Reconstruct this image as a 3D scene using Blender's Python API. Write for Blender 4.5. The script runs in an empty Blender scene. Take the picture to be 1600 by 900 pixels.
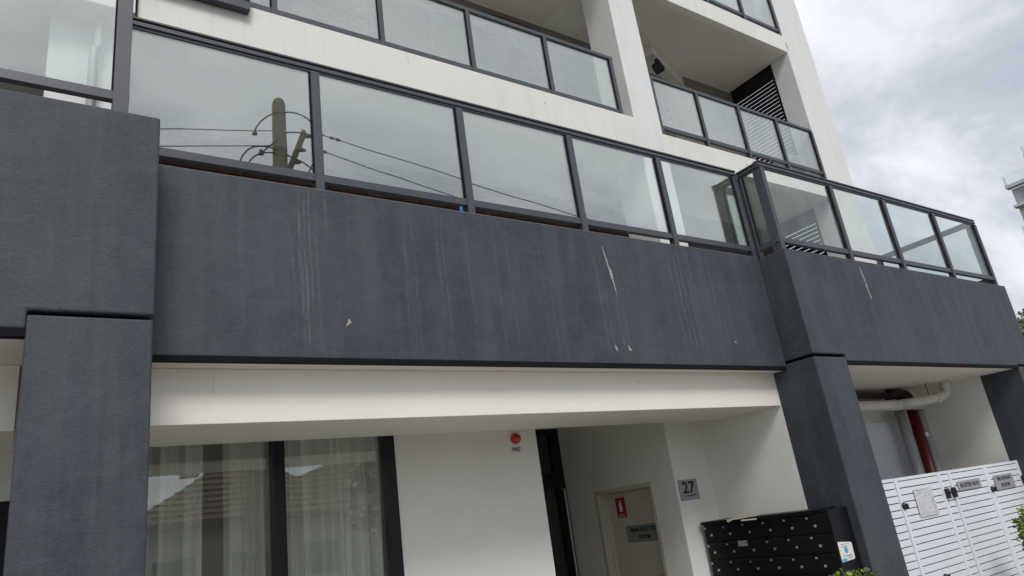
import bpy, bmesh, math, random
from mathutils import Vector, Matrix
R = math.radians
random.seed(7)
scene = bpy.context.scene
C = scene.collection

# ------------------------------------------------------------------ camera
cam_data = bpy.data.cameras.new("camera")
cam = bpy.data.objects.new("camera", cam_data); C.objects.link(cam)
scene.camera = cam
cam_data.sensor_width = 36.0
cam_data.lens = 1100.288 / 1600 * 36
cam_data.clip_start = 0.05
cam_data.clip_end = 2000
CAM = Vector((0, 0, 1.6))
ya, pi_, ro = 0.632332215, 0.324471623, -0.140354847
fw = Vector((math.sin(ya)*math.cos(pi_), math.cos(ya)*math.cos(pi_), math.sin(pi_)))
r0 = Vector((math.cos(ya), -math.sin(ya), 0)); u0 = r0.cross(fw)
rr = math.cos(ro)*r0 + math.sin(ro)*u0
uu = -math.sin(ro)*r0 + math.cos(ro)*u0
m = Matrix((rr, uu, -fw)).transposed().to_4x4(); m.translation = CAM
cam.matrix_world = m
scene.render.resolution_x = 1024; scene.render.resolution_y = 576

# ------------------------------------------------------------------ world
SUN_EL, SUN_AZ = R(46), R(199)      # azimuth from +Y towards +X: high cloud-veiled sun behind the camera
world = bpy.data.worlds.new("World"); scene.world = world; world.use_nodes = True
nt = world.node_tree; nt.nodes.clear()
def N(nt, t, **k):
    n = nt.nodes.new(t)
    for a, b in k.items(): setattr(n, a, b)
    return n
def ramp(nt, stops, src=None, interp='LINEAR'):
    n = nt.nodes.new('ShaderNodeValToRGB'); cr = n.color_ramp; cr.interpolation = interp
    while len(cr.elements) > 1: cr.elements.remove(cr.elements[-1])
    cr.elements[0].position = stops[0][0]; cr.elements[0].color = col4(stops[0][1])
    for p, c in stops[1:]:
        e = cr.elements.new(p); e.color = col4(c)
    if src is not None: nt.links.new(src, n.inputs[0])
    return n.outputs[0]
def col4(c):
    if isinstance(c, (int, float)): return (c, c, c, 1)
    return (*c[:3], 1)
def math_(nt, op, a, b=None, clamp=False):
    n = nt.nodes.new('ShaderNodeMath'); n.operation = op; n.use_clamp = clamp
    for i, v in enumerate((a, b)):
        if v is None: continue
        if isinstance(v, (int, float)): n.inputs[i].default_value = v
        else: nt.links.new(v, n.inputs[i])
    return n.outputs[0]
def mixc(nt, f, a, b, mode='MIX'):
    n = nt.nodes.new('ShaderNodeMix'); n.data_type = 'RGBA'; n.blend_type = mode
    for i, v in ((0, f), (6, a), (7, b)):
        if isinstance(v, (int, float)) and i == 0: n.inputs[0].default_value = v
        elif isinstance(v, (int, float, tuple, list)): n.inputs[i].default_value = col4(v)
        else: nt.links.new(v, n.inputs[i])
    return n.outputs[2]
sky = N(nt, 'ShaderNodeTexSky', sky_type='NISHITA', sun_disc=False, sun_elevation=SUN_EL, sun_rotation=SUN_AZ)
sky.air_density = 1.0; sky.dust_density = 3.0
tc = N(nt, 'ShaderNodeTexCoord')
sep = N(nt, 'ShaderNodeSeparateXYZ'); nt.links.new(tc.outputs['Generated'], sep.inputs[0])
zz = math_(nt, 'ADD', math_(nt, 'MAXIMUM', sep.outputs[2], 0.0), 0.30)
cx = math_(nt, 'DIVIDE', sep.outputs[0], zz); cy = math_(nt, 'DIVIDE', sep.outputs[1], zz)
cmb = N(nt, 'ShaderNodeCombineXYZ'); nt.links.new(cx, cmb.inputs[0]); nt.links.new(cy, cmb.inputs[1])
mp = N(nt, 'ShaderNodeMapping'); nt.links.new(cmb.outputs[0], mp.inputs[0])
mp.inputs['Location'].default_value = (-0.27, -2.58, 1.38); mp.inputs['Rotation'].default_value = (0, 0, R(10))
mp.inputs['Scale'].default_value = (1.0, 1.7, 1)
n1 = N(nt, 'ShaderNodeTexNoise'); n1.inputs['Scale'].default_value = 0.95; n1.inputs['Detail'].default_value = 9; n1.inputs['Roughness'].default_value = .58
n1.inputs['Distortion'].default_value = .25
nt.links.new(mp.outputs[0], n1.inputs['Vector'])
cl = ramp(nt, [(0.38, (3.7, 3.95, 4.55)), (0.47, (4.6, 4.85, 5.4)), (0.55, (6.5, 6.7, 7.15)), (0.63, (7.9, 8.05, 8.3))], n1.outputs[0])
skc = mixc(nt, 0.93, sky.outputs[0], cl)
bg = N(nt, 'ShaderNodeBackground'); bg.inputs[1].default_value = 0.1
nt.links.new(skc, bg.inputs[0])
wo = N(nt, 'ShaderNodeOutputWorld'); nt.links.new(bg.outputs[0], wo.inputs[0])

sl = bpy.data.lights.new("sun", 'SUN'); sl.energy = 1.5; sl.angle = R(19); sl.color = (1, .97, .93)
sun = bpy.data.objects.new("sun", sl); C.objects.link(sun)
sd = Vector((math.sin(SUN_AZ)*math.cos(SUN_EL), math.cos(SUN_AZ)*math.cos(SUN_EL), math.sin(SUN_EL)))
sun.rotation_euler = sd.to_track_quat('Z', 'Y').to_euler()
scene.view_settings.view_transform = 'Standard'; scene.view_settings.look = 'None'
scene.view_settings.exposure = 0.45; scene.view_settings.gamma = 1
scene.render.engine = 'CYCLES'
scene.cycles.max_bounces = 12; scene.cycles.transparent_max_bounces = 40
scene.cycles.glossy_bounces = 6; scene.cycles.diffuse_bounces = 5

# ------------------------------------------------------------------ helpers
class MB:
    def __init__(s): s.v = []; s.f = []
    def box(s, x0, x1, y0, y1, z0, z1):
        b = len(s.v)
        s.v += [(x, y, z) for z in (z0, z1) for y in (y0, y1) for x in (x0, x1)]
        s.f += [tuple(b+i for i in q) for q in ((0,2,3,1),(4,5,7,6),(0,1,5,4),(2,6,7,3),(0,4,6,2),(1,3,7,5))]
        return s
    def obox(s, c, ax, ay, az):      # oriented box: centre + half axes
        b = len(s.v); c = Vector(c); ax, ay, az = Vector(ax), Vector(ay), Vector(az)
        s.v += [tuple(c + ax*i + ay*j + az*k) for k in (-1,1) for j in (-1,1) for i in (-1,1)]
        s.f += [tuple(b+i for i in q) for q in ((0,2,3,1),(4,5,7,6),(0,1,5,4),(2,6,7,3),(0,4,6,2),(1,3,7,5))]
        return s
    def poly(s, pts):
        b = len(s.v); s.v += [tuple(p) for p in pts]; s.f.append(tuple(range(b, b+len(pts)))); return s
    def prism(s, pts, d):
        d = Vector(d); n = len(pts); b = len(s.v)
        s.v += [tuple(p) for p in pts] + [tuple(Vector(p)+d) for p in pts]
        s.f.append(tuple(range(b+n-1, b-1, -1))); s.f.append(tuple(range(b+n, b+2*n)))
        for i in range(n): j = (i+1) % n; s.f.append((b+i, b+j, b+n+j, b+n+i))
        return s
    def tube(s, pts, r, n=12, cap=True):
        pts = [Vector(p) for p in pts]; rs = r if isinstance(r, (list, tuple)) else [r]*len(pts)
        b = len(s.v); up = None
        for i, p in enumerate(pts):
            t = (pts[min(i+1, len(pts)-1)] - pts[max(i-1, 0)]).normalized()
            if up is None:
                up = Vector((0,0,1)) if abs(t.z) < .9 else Vector((1,0,0))
            a = t.cross(up).normalized(); up = a.cross(t).normalized()
            for k in range(n):
                w = 2*math.pi*k/n; s.v.append(tuple(p + (a*math.cos(w) + up*math.sin(w))*rs[i]))
        for i in range(len(pts)-1):
            for k in range(n):
                k2 = (k+1) % n
                s.f.append((b+i*n+k, b+i*n+k2, b+(i+1)*n+k2, b+(i+1)*n+k))
        if cap:
            s.f.append(tuple(b+k for k in range(n-1, -1, -1))); e = b+(len(pts)-1)*n
            s.f.append(tuple(e+k for k in range(n)))
        return s
    def dome(s, c, r, axis, seg=16, rings=7, depth=1.0):
        c = Vector(c); ax = Vector(axis).normalized()
        a = ax.orthogonal().normalized(); bb = ax.cross(a); b = len(s.v)
        for i in range(rings):
            t = i/(rings-1)*math.pi/2*.97
            for k in range(seg):
                w = 2*math.pi*k/seg
                s.v.append(tuple(c + (a*math.cos(w)+bb*math.sin(w))*r*math.cos(t) + ax*r*depth*math.sin(t)))
        for i in range(rings-1):
            for k in range(seg):
                k2 = (k+1) % seg; s.f.append((b+i*seg+k, b+i*seg+k2, b+(i+1)*seg+k2, b+(i+1)*seg+k))
        s.f.append(tuple(b+(rings-1)*seg+k for k in range(seg))); s.f.append(tuple(b+k for k in range(seg-1, -1, -1)))
        return s
    def build(s, name, mat, parent=None, bevel=0, seg=2, smooth=False):
        o0 = worldloc(parent)
        me = bpy.data.meshes.new(name)
        me.from_pydata([(x-o0.x, y-o0.y, z-o0.z) for x, y, z in s.v], [], s.f)
        bm = bmesh.new(); bm.from_mesh(me)
        bmesh.ops.recalc_face_normals(bm, faces=bm.faces)
        if bevel:
            es = [e for e in bm.edges if len(e.link_faces) == 2 and e.calc_face_angle(0) > .5]
            bmesh.ops.bevel(bm, geom=es, offset=bevel, segments=seg, profile=.5, affect='EDGES', clamp_overlap=True)
        bm.to_mesh(me); bm.free()
        if smooth:
            for p in me.polygons: p.use_smooth = True
        me.materials.append(mat)
        o = bpy.data.objects.new(name, me); C.objects.link(o)
        if parent is not None: o.parent = parent
        return o
WL = {}
def worldloc(p):
    v = Vector((0,0,0))
    while p is not None: v = v + p.location; p = p.parent
    return v
def tag(o, label=None, cat=None, group=None, kind=None):
    if label: o['label'] = label
    if cat: o['category'] = cat
    if group: o['group'] = group
    if kind: o['kind'] = kind
    return o
def thing(name, loc, label, cat, group=None):
    o = bpy.data.objects.new(name, None); C.objects.link(o); o.location = loc
    o.empty_display_size = .2
    return tag(o, label, cat, group)
def bx(name, mat, parent, x0, x1, y0, y1, z0, z1, bevel=0, **k):
    return MB().box(x0, x1, y0, y1, z0, z1).build(name, mat, parent, bevel, **k)
def piece(name, me, parent, loc):       # shares mesh data between alike pieces
    o = bpy.data.objects.new(name, me); C.objects.link(o); o.parent = parent
    o.location = Vector(loc) - worldloc(parent)
    return o
def boxmesh(name, sx, sy, sz, mat, bevel=0):
    t = MB().box(-sx/2, sx/2, -sy/2, sy/2, -sz/2, sz/2).build(name, mat, None, bevel, 1)
    me = t.data; bpy.data.objects.remove(t); return me
def text(s, size, mat, parent, loc, xdir, updir, name='lettering', align='CENTER', sx=1.0, ext=.0006, bold=0.0):
    cu = bpy.data.curves.new(name, 'FONT'); cu.body = s; cu.size = size; cu.align_x = align; cu.align_y = 'CENTER'
    cu.extrude = ext; cu.resolution_u = 3; cu.offset = bold
    t = bpy.data.objects.new(name, cu); C.objects.link(t)
    dg = bpy.context.evaluated_depsgraph_get()
    me = bpy.data.meshes.new_from_object(t.evaluated_get(dg)); bpy.data.objects.remove(t)
    x = Vector(xdir).normalized()*sx; u = Vector(updir).normalized(); n = Vector(xdir).normalized().cross(u)
    M = Matrix((x, u, n)).transposed().to_4x4()
    me.transform(M)
    me.materials.clear(); me.materials.append(mat)
    return piece(name, me, parent, loc)

# ------------------------------------------------------------------ materials
def mat(name, col, rough=.6, metal=0, bump=None, var=None, spec=.5, coat=0):
    """bump=(scale, strength, distance)  var=(scale, dark_factor) low mottling of the paint itself"""
    m = bpy.data.materials.new(name); m.use_nodes = True; t = m.node_tree; b = t.nodes['Principled BSDF']
    b.inputs['Base Color'].default_value = col4(col); b.inputs['Roughness'].default_value = rough
    b.inputs['Metallic'].default_value = metal; b.inputs['Specular IOR Level'].default_value = spec
    if coat: b.inputs['Coat Weight'].default_value = coat
    geo = N(t, 'ShaderNodeNewGeometry')
    if var:
        n = N(t, 'ShaderNodeTexNoise'); n.inputs['Scale'].default_value = var[0]; n.inputs['Detail'].default_value = 6
        t.links.new(geo.outputs['Position'], n.inputs['Vector'])
        f = ramp(t, [(.3, 0), (.7, 1)], n.outputs[0])
        c = mixc(t, f, tuple(x*var[1] for x in col4(col)[:3]), col)
        t.links.new(c, b.inputs['Base Color'])
    if bump:
        n = N(t, 'ShaderNodeTexNoise'); n.inputs['Scale'].default_value = bump[0]; n.inputs['Detail'].default_value = 4
        t.links.new(geo.outputs['Position'], n.inputs['Vector'])
        bp = N(t, 'ShaderNodeBump'); bp.inputs['Strength'].default_value = bump[1]; bp.inputs['Distance'].default_value = bump[2]
        t.links.new(n.outputs[0], bp.inputs['Height']); t.links.new(bp.outputs[0], b.inputs['Normal'])
    return m

def weathered(m, strength=.5, tone=(.40,.385,.34), sc=(3.0,3.0,.35)):
    """faint vertical rain marks and grubby patches on pale paint"""
    t = m.node_tree; b = t.nodes['Principled BSDF']; src = b.inputs['Base Color'].links[0].from_socket
    geo = N(t, 'ShaderNodeNewGeometry')
    def nz(scale, s_, lo, hi):
        mp = N(t, 'ShaderNodeMapping'); mp.inputs['Scale'].default_value = s_; t.links.new(geo.outputs['Position'], mp.inputs[0])
        n = N(t, 'ShaderNodeTexNoise'); n.inputs['Scale'].default_value = scale; n.inputs['Detail'].default_value = 7; n.inputs['Roughness'].default_value = .65
        t.links.new(mp.outputs[0], n.inputs['Vector']); return ramp(t, [(lo, 0), (hi, 1)], n.outputs[0])
    f = math_(t, 'MULTIPLY', nz(3.0, sc, .5, .8), strength)
    c = mixc(t, f, src, tone)
    c = mixc(t, math_(t, 'MULTIPLY', nz(14, (1,1,1), .66, .8), strength*.5), c, tone)
    t.links.new(c, b.inputs['Base Color'])

def charcoal(name, streaks=None):
    """painted cement render: trowel grain, mottling, faint run-off lines; streaks = [(x, width, strength)] in metres"""
    m = bpy.data.materials.new(name); m.use_nodes = True; t = m.node_tree; b = t.nodes['Principled BSDF']
    b.inputs['Roughness'].default_value = .60; b.inputs['Specular IOR Level'].default_value = .36
    geo = N(t, 'ShaderNodeNewGeometry'); P = geo.outputs['Position']
    def noise(scale, sc=(1,1,1), det=5, rough=.55, off=0.0):
        mp = N(t, 'ShaderNodeMapping'); mp.inputs['Scale'].default_value = sc; mp.inputs['Location'].default_value = (off, off*.7, off*.3)
        t.links.new(P, mp.inputs[0])
        n = N(t, 'ShaderNodeTexNoise'); n.inputs['Scale'].default_value = scale; n.inputs['Detail'].default_value = det
        n.inputs['Roughness'].default_value = rough; t.links.new(mp.outputs[0], n.inputs['Vector']); return n.outputs[0]
    big = ramp(t, [(.38, 0), (.64, 1)], noise(1.7, (1,1,.7)))
    c = mixc(t, big, (.026, .0325, .043), (.047, .0565, .070))
    blot = ramp(t, [(.42, 0), (.62, 1)], noise(4.5, (1,1,.8), 7, .72, 4))
    c = mixc(t, math_(t, 'MULTIPLY', blot, .42), c, (.062, .071, .083))
    run = ramp(t, [(.50, 0), (.72, 1)], noise(9, (1.6,1.6,.10), 5, .6, 2))
    c = mixc(t, math_(t, 'MULTIPLY', run, .30), c, (.082, .092, .105))
    # broad faint wash of pale run-off below the cap and darker damp patches
    wash = ramp(t, [(.48, 0), (.60, 1)], noise(2.6, (2.2,2.2,.16), 4, .55, 12))
    c = mixc(t, math_(t, 'MULTIPLY', wash, .30), c, (.085, .096, .108))
    arcs = N(t, 'ShaderNodeTexWave'); arcs.wave_type = 'RINGS'; arcs.inputs['Scale'].default_value = 1.4; arcs.inputs['Distortion'].default_value = 14; arcs.inputs['Detail'].default_value = 4; arcs.inputs['Detail Scale'].default_value = 1.6
    t.links.new(P, arcs.inputs['Vector'])
    c = mixc(t, math_(t, 'MULTIPLY', ramp(t, [(.78, 0), (1, 1)], arcs.outputs[1]), .10), c, (.12, .13, .145))
    grain = ramp(t, [(.3, 0), (.7, 1)], noise(62, (.8,.8,2.0), 4, .75, 8))
    c = mixc(t, .34, c, mixc(t, grain, (.014, .017, .023), (.078, .089, .103)))
    speck = ramp(t, [(.73, 0), (.76, 1)], noise(60, (1,1,1), 2, .5, 5))
    c = mixc(t, math_(t, 'MULTIPLY', speck, .25), c, (.17, .18, .19))
    if streaks:
        sp = N(t, 'ShaderNodeSeparateXYZ'); t.links.new(P, sp.inputs[0])
        # the runs wander a little and lean, like the dried drips
        wob = math_(t, 'MULTIPLY', math_(t, 'SUBTRACT', noise(2.2, (1, 1, 1), 3, .5, 9), .5), .05)
        xs = math_(t, 'ADD', sp.outputs[0], wob)
        tot = None
        for i, (x, w, s, z0, z1) in enumerate(streaks):
            d = math_(t, 'DIVIDE', math_(t, 'ABSOLUTE', math_(t, 'SUBTRACT', xs, x)), w)
            g = math_(t, 'SUBTRACT', 1.0, d, True)
            mz = N(t, 'ShaderNodeMapRange'); mz.inputs['From Min'].default_value = z0; mz.inputs['From Max'].default_value = z0+.25
            t.links.new(sp.outputs[2], mz.inputs['Value'])
            mz2 = N(t, 'ShaderNodeMapRange'); mz2.inputs['From Min'].default_value = z1; mz2.inputs['From Max'].default_value = z1-.2
            t.links.new(sp.outputs[2], mz2.inputs['Value'])
            g = math_(t, 'MULTIPLY', math_(t, 'MULTIPLY', math_(t, 'MULTIPLY', g, mz.outputs[0]), mz2.outputs[0]), s)
            tot = g if tot is None else math_(t, 'ADD', tot, g)
        brk = ramp(t, [(.40, .0), (.64, 1)], noise(26, (1.3,1.3,.22), 6, .75, 1))
        tot = math_(t, 'MULTIPLY', math_(t, 'MULTIPLY', tot, brk, True), .36)
        c = mixc(t, tot, c, (.34, .36, .37))
    t.links.new(c, b.inputs['Base Color'])
    bp = N(t, 'ShaderNodeBump'); bp.inputs['Strength'].default_value = .40; bp.inputs['Distance'].default_value = .006
    h = math_(t, 'ADD', noise(55, (1,1,1.6), 5, .65, 3), math_(t, 'MULTIPLY', noise(9, (1,1,1.3), 3, .5, 7), 1.2))
    t.links.new(h, bp.inputs['Height']); t.links.new(bp.outputs[0], b.inputs['Normal'])
    return m

def glass(name, tint, refl, rough=0.0, dirt=.07):
    m = bpy.data.materials.new(name); m.use_nodes = True; t = m.node_tree; t.nodes.clear()
    out = N(t, 'ShaderNodeOutputMaterial'); tr = N(t, 'ShaderNodeBsdfTransparent'); gl = N(t, 'ShaderNodeBsdfGlossy')
    tr.inputs[0].default_value = col4(tint); gl.inputs['Roughness'].default_value = rough; gl.inputs['Color'].default_value = (.95, .975, .945, 1)
    # slight roller-wave of float glass
    geo = N(t, 'ShaderNodeNewGeometry'); n = N(t, 'ShaderNodeTexNoise'); n.inputs['Scale'].default_value = 1.3; n.inputs['Detail'].default_value = 1
    t.links.new(geo.outputs['Position'], n.inputs['Vector'])
    bp = N(t, 'ShaderNodeBump'); bp.inputs['Strength'].default_value = .05; bp.inputs['Distance'].default_value = .02
    t.links.new(n.outputs[0], bp.inputs['Height']); t.links.new(bp.outputs[0], gl.inputs['Normal'])
    # Schlick reflectance from the true angle, the same on both faces of the pane
    vd = N(t, 'ShaderNodeVectorMath', operation='DOT_PRODUCT'); t.links.new(geo.outputs['Incoming'], vd.inputs[0]); t.links.new(geo.outputs['Normal'], vd.inputs[1])
    s1 = math_(t, 'POWER', math_(t, 'SUBTRACT', 1.0, math_(t, 'ABSOLUTE', vd.outputs['Value']), True), 5.0)
    f = math_(t, 'ADD', math_(t, 'MULTIPLY', s1, .95), refl + .04, True)
    mx = N(t, 'ShaderNodeMixShader'); t.links.new(f, mx.inputs[0]); t.links.new(tr.outputs[0], mx.inputs[1]); t.links.new(gl.outputs[0], mx.inputs[2])
    # dust film: faint, uneven, a little heavier in vertical rain tracks
    mpd = N(t, 'ShaderNodeMapping'); mpd.inputs['Scale'].default_value = (2.5, 2.5, 1.4); t.links.new(geo.outputs['Position'], mpd.inputs[0])
    nd = N(t, 'ShaderNodeTexNoise'); nd.inputs['Scale'].default_value = 2.2; nd.inputs['Detail'].default_value = 6; t.links.new(mpd.outputs[0], nd.inputs['Vector'])
    dd_ = N(t, 'ShaderNodeBsdfDiffuse'); dd_.inputs[0].default_value = (.5, .52, .5, 1)
    md = N(t, 'ShaderNodeMixShader'); t.links.new(ramp(t, [(.35, .012), (.75, dirt)], nd.outputs[0]), md.inputs[0])
    t.links.new(mx.outputs[0], md.inputs[1]); t.links.new(dd_.outputs[0], md.inputs[2])
    t.links.new(md.outputs[0], out.inputs[0]); return m

XS = [(1.49,.016,.55,2.8,4.07),(1.525,.012,.8,2.8,4.2),(1.56,.010,.7,3.1,4.2),(1.44,.010,.4,2.8,3.7),(1.60,.02,.25,2.8,4.0),(1.68,.012,.45,3.6,4.2),
      (1.10,.03,.16,2.8,4.1),(1.84,.012,.25,3.2,4.0),(2.28,.01,.3,2.8,4.0),(2.36,.012,.3,2.8,4.0),(2.57,.02,.3,3.0,4.1),(2.62,.012,.35,2.8,4.1),
      (2.84,.02,.25,2.8,4.0),(3.10,.02,.25,2.8,4.0),(3.22,.012,.3,2.8,4.0),(3.62,.012,.25,2.8,3.8),(3.55,.02,.2,2.8,4.05),
      (4.18,.012,.55,2.8,3.9),(4.25,.010,.5,2.8,3.6),(4.37,.012,.7,2.8,3.85),(4.44,.010,.5,2.85,3.6),
      (5.17,.02,.35,2.8,4.0),(5.25,.012,.65,2.8,4.0),(5.32,.010,.85,2.8,4.05),(5.40,.012,.4,2.8,3.9),(5.46,.010,.45,3.3,4.1),(5.56,.012,.35,2.8,3.9),(5.75,.010,.4,2.8,4.0),(5.82,.010,.45,2.8,3.7),
      (6.1,.02,.12,2.8,4.0)]
M = {}
M['char'] = charcoal('charcoal_render')
M['char_streak'] = charcoal('charcoal_render_streaked', XS)
M['char_dark'] = mat('dark_drip_bead', (.006,.0065,.009), .8, spec=.15)
M['groove_shade'] = mat('painted_groove_shade', (.006,.006,.007), .95, spec=.05)  # shade inside the column grooves, painted as a near-black colour
M['stain'] = mat('dried_white_run', (.36,.37,.37), .8, bump=(60,.4,.003), var=(30,.6))
M['edge_light'] = mat('painted_edge_light', (.16,.165,.17), .8, var=(12,.5))  # light caught by the parapet top edge, put into the colour
M['rust'] = mat('brown_water_stain', (.40,.36,.30), .85, var=(30,.8))
M['chip'] = mat('chipped_plaster', (.36,.35,.30), .9, bump=(90,.6,.004), var=(60,.6))
M['white'] = mat('white_wall_paint', (.79,.785,.74), .65, bump=(45,.14,.003), var=(1.7,.95))
M['cream'] = mat('cream_slab_paint', (.74,.73,.68), .65, bump=(40,.16,.003), var=(2.2,.94))
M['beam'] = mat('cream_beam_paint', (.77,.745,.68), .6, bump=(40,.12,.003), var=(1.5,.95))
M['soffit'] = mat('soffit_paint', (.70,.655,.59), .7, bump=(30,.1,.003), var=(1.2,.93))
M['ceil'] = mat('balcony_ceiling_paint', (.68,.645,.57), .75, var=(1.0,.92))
M['col'] = mat('column_paint', (.73,.73,.715), .65, bump=(30,.25,.003), var=(2.6,.93))
M['alu'] = mat('charcoal_aluminium', (.045,.050,.064), .42, spec=.6)
M['bead'] = mat('matt_black_bead', (.010,.011,.014), .9, spec=.1)
M['alu_dark'] = mat('black_aluminium', (.009,.010,.014), .42, spec=.35)
M['glass'] = glass('balustrade_glass', (.90,.94,.92), .245, dirt=.035)
M['glass_hazy'] = glass('upper_balustrade_glass', (.91,.95,.93), .22, dirt=.06)
M['glass_clear'] = glass('side_balustrade_glass', (.955,.988,.972), .025)
M['glass_win'] = glass('window_glass', (.98,.99,.98), .11)
M['glass_dark'] = glass('door_glass', (.45,.48,.46), .0)
for k_, st_ in (('white', .05), ('cream', .22), ('beam', .06), ('soffit', .12), ('col', .18)): weathered(M[k_], st_)
M['curtain'] = None
M['brick'] = mat('brown_brick', (.105,.060,.048), .85, bump=(60,.5,.004), var=(5,.55))
M['brick2'] = mat('red_brown_brick', (.15,.075,.055), .85, bump=(60,.5,.004), var=(6,.6))
M['brick_grey'] = mat('grey_brown_brick', (.17,.145,.135), .85, bump=(60,.5,.004), var=(6,.7))
M['mortar'] = mat('mortar', (.22,.20,.175), .95, bump=(80,.5,.003))
M['mortar_dark'] = mat('dark_mortar', (.10,.085,.07), .95, bump=(80,.5,.003))
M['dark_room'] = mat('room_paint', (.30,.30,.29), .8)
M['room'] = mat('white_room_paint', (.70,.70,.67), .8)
M['floor'] = mat('balcony_tile', (.30,.30,.29), .6, bump=(20,.2,.002))
M['pvc'] = mat('pale_pipe', (.62,.61,.56), .45, var=(4,.85))
M['pvc2'] = mat('grey_pipe', (.36,.37,.37), .5, var=(4,.85))
M['red'] = mat('red_pipe_paint', (.14,.010,.015), .4, var=(4,.8))
M['darkred'] = mat('dark_elbow_paint', (.020,.010,.010), .6)
M['strobe'] = mat('red_lens', (.55,.012,.016), .18, coat=.5)
M['signred'] = mat('sign_red', (.36,.012,.018), .4)
M['signwhite'] = mat('sign_white', (.72,.70,.69), .5)
M['steel'] = mat('brushed_steel_plate', (.33,.34,.36), .5, metal=.2, bump=(120,.08,.001))
M['plate_dim'] = mat('grey_sign_plate', (.22,.235,.21), .6)
M['ink'] = mat('black_ink', (.012,.012,.014), .6)
M['door'] = mat('beige_door_paint', (.56,.515,.43), .55, var=(2,.95))
M['gate'] = mat('pale_grey_powdercoat', (.70,.73,.78), .42, spec=.5, var=(3,.97))
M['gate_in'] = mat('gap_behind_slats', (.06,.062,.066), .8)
M['black'] = mat('black_mailbox_metal', (.005,.006,.008), .42, spec=.22)
M['blackplastic'] = mat('black_plastic', (.012,.012,.013), .5)
M['silver'] = mat('silver_lock', (.62,.62,.60), .3, metal=.85)
M['paper'] = mat('paper', (.60,.615,.64), .8, var=(25,.8))
M['card'] = mat('cream_card', (.62,.56,.42), .8)
M['blue'] = mat('blue_plastic', (.04,.13,.42), .4)
M['bluetint'] = mat('sticker_blue', (.10,.36,.55), .5)
M['timber'] = mat('weathered_timber', (.30,.27,.20), .9, bump=(40,.6,.01), var=(3,.7))
M['cable'] = mat('cable_rubber', (.05,.052,.05), .6)
M['insul'] = mat('grey_insulator', (.10,.10,.095), .4)
M['asphalt'] = mat('asphalt', (.05,.05,.052), .9, bump=(60,.5,.01), var=(2,.8))
M['concrete'] = mat('footpath_concrete', (.58,.56,.52), .85, bump=(40,.3,.004), var=(1.5,.85))
M['line'] = mat('road_line_paint', (.75,.75,.72), .7)
M['grass'] = mat('verge_grass', (.085,.10,.05), .95, bump=(60,.8,.02), var=(5,.6))
M['leaf'] = mat('yellow_green_leaf', (.30,.38,.06), .5, var=(9,.55))
M['leaf_old'] = mat('dark_green_leaf', (.07,.12,.028), .5, var=(9,.6))
M['treeleaf'] = mat('grey_green_leaf', (.115,.135,.062), .6, var=(.8,.55))
M['bark'] = mat('bark', (.12,.095,.07), .95, bump=(20,.6,.02))
M['roof'] = mat('brown_roof_tile', (.17,.115,.085), .8, bump=(12,.3,.01), var=(3,.7))
M['house'] = mat('house_brick_paint', (.38,.36,.32), .8, bump=(30,.3,.004))
M['trim'] = mat('white_trim', (.72,.72,.70), .5)
M['tower'] = mat('tower_concrete', (.50,.51,.53), .7)
M['tower_glass'] = glass('tower_glass', (.90,.95,.945), .08)
M['ac'] = mat('ac_casing', (.45,.46,.46), .5)
# sheer curtain: woven cloth that lets some light through
mc = bpy.data.materials.new('sheer_curtain'); mc.use_nodes = True; t = mc.node_tree; t.nodes.clear()
out = N(t, 'ShaderNodeOutputMaterial'); df = N(t, 'ShaderNodeBsdfDiffuse'); tl = N(t, 'ShaderNodeBsdfTranslucent'); tr = N(t, 'ShaderNodeBsdfTransparent')
df.inputs[0].default_value = (.97,.98,.94,1); tl.inputs[0].default_value = (.8,.83,.76,1)
m1 = N(t, 'ShaderNodeMixShader'); m1.inputs[0].default_value = .15; t.links.new(df.outputs[0], m1.inputs[1]); t.links.new(tl.outputs[0], m1.inputs[2])
m2 = N(t, 'ShaderNodeMixShader'); t.links.new(m1.outputs[0], m2.inputs[1]); t.links.new(tr.outputs[0], m2.inputs[2])
lw = N(t, 'ShaderNodeLayerWeight'); lw.inputs[0].default_value = .5
t.links.new(math_(t, 'MULTIPLY', math_(t, 'SUBTRACT', 1.0, lw.outputs['Facing']), .10), m2.inputs[0])
t.links.new(m2.outputs[0], out.inputs[0]); M['curtain'] = mc

G0 = -0.2          # ground level (the camera is held 1.8 m above it)
# ------------------------------------------------------------------ ground, road, footpath
def struct(name, mb, mt, label=None, **k):
    o = mb.build(name, mt, None, **k); o['kind'] = 'structure'
    if label: o['label'] = label
    return o
struct('ground', MB().box(-600, 600, -600, 600, G0-.5, G0-.03), M['grass'])
struct('forecourt_paving', MB().box(-14, 16, -1.2, 4.0, G0-.03, G0), M['concrete'])
struct('footpath', MB().box(-60, 60, -3.4, -1.25, G0-.03, G0-.008), M['concrete'])
struct('kerb', MB().box(-60, 60, -5.35, -5.2, G0-.03, G0), M['concrete'])
struct('road', MB().box(-200, 200, -13.4, -5.36, G0-.14, G0-.024), M['asphalt'])
struct('far_kerb', MB().box(-60, 60, -13.56, -13.41, G0-.03, G0), M['concrete'])
struct('far_footpath', MB().box(-60, 60, -16.2, -14.6, G0-.03, G0-.008), M['concrete'])
for i in range(-8, 9):
    o = struct('road_marking', MB().box(i*6, i*6+3, -9.43, -9.33, G0-.024, G0-.02), M['line'])

# ------------------------------------------------------------------ the apartment building
B = thing('apartment_building', (6, 6, G0), 'cream and charcoal apartment building with balconies, filling most of the photo', 'building')
YB, YF = 4.40, 4.061          # recessed band plane, front plane of the projecting bays
XL, XR = .555, 6.662          # side faces of the two projecting bays
X3, XE = 11.592, 12.178
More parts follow.
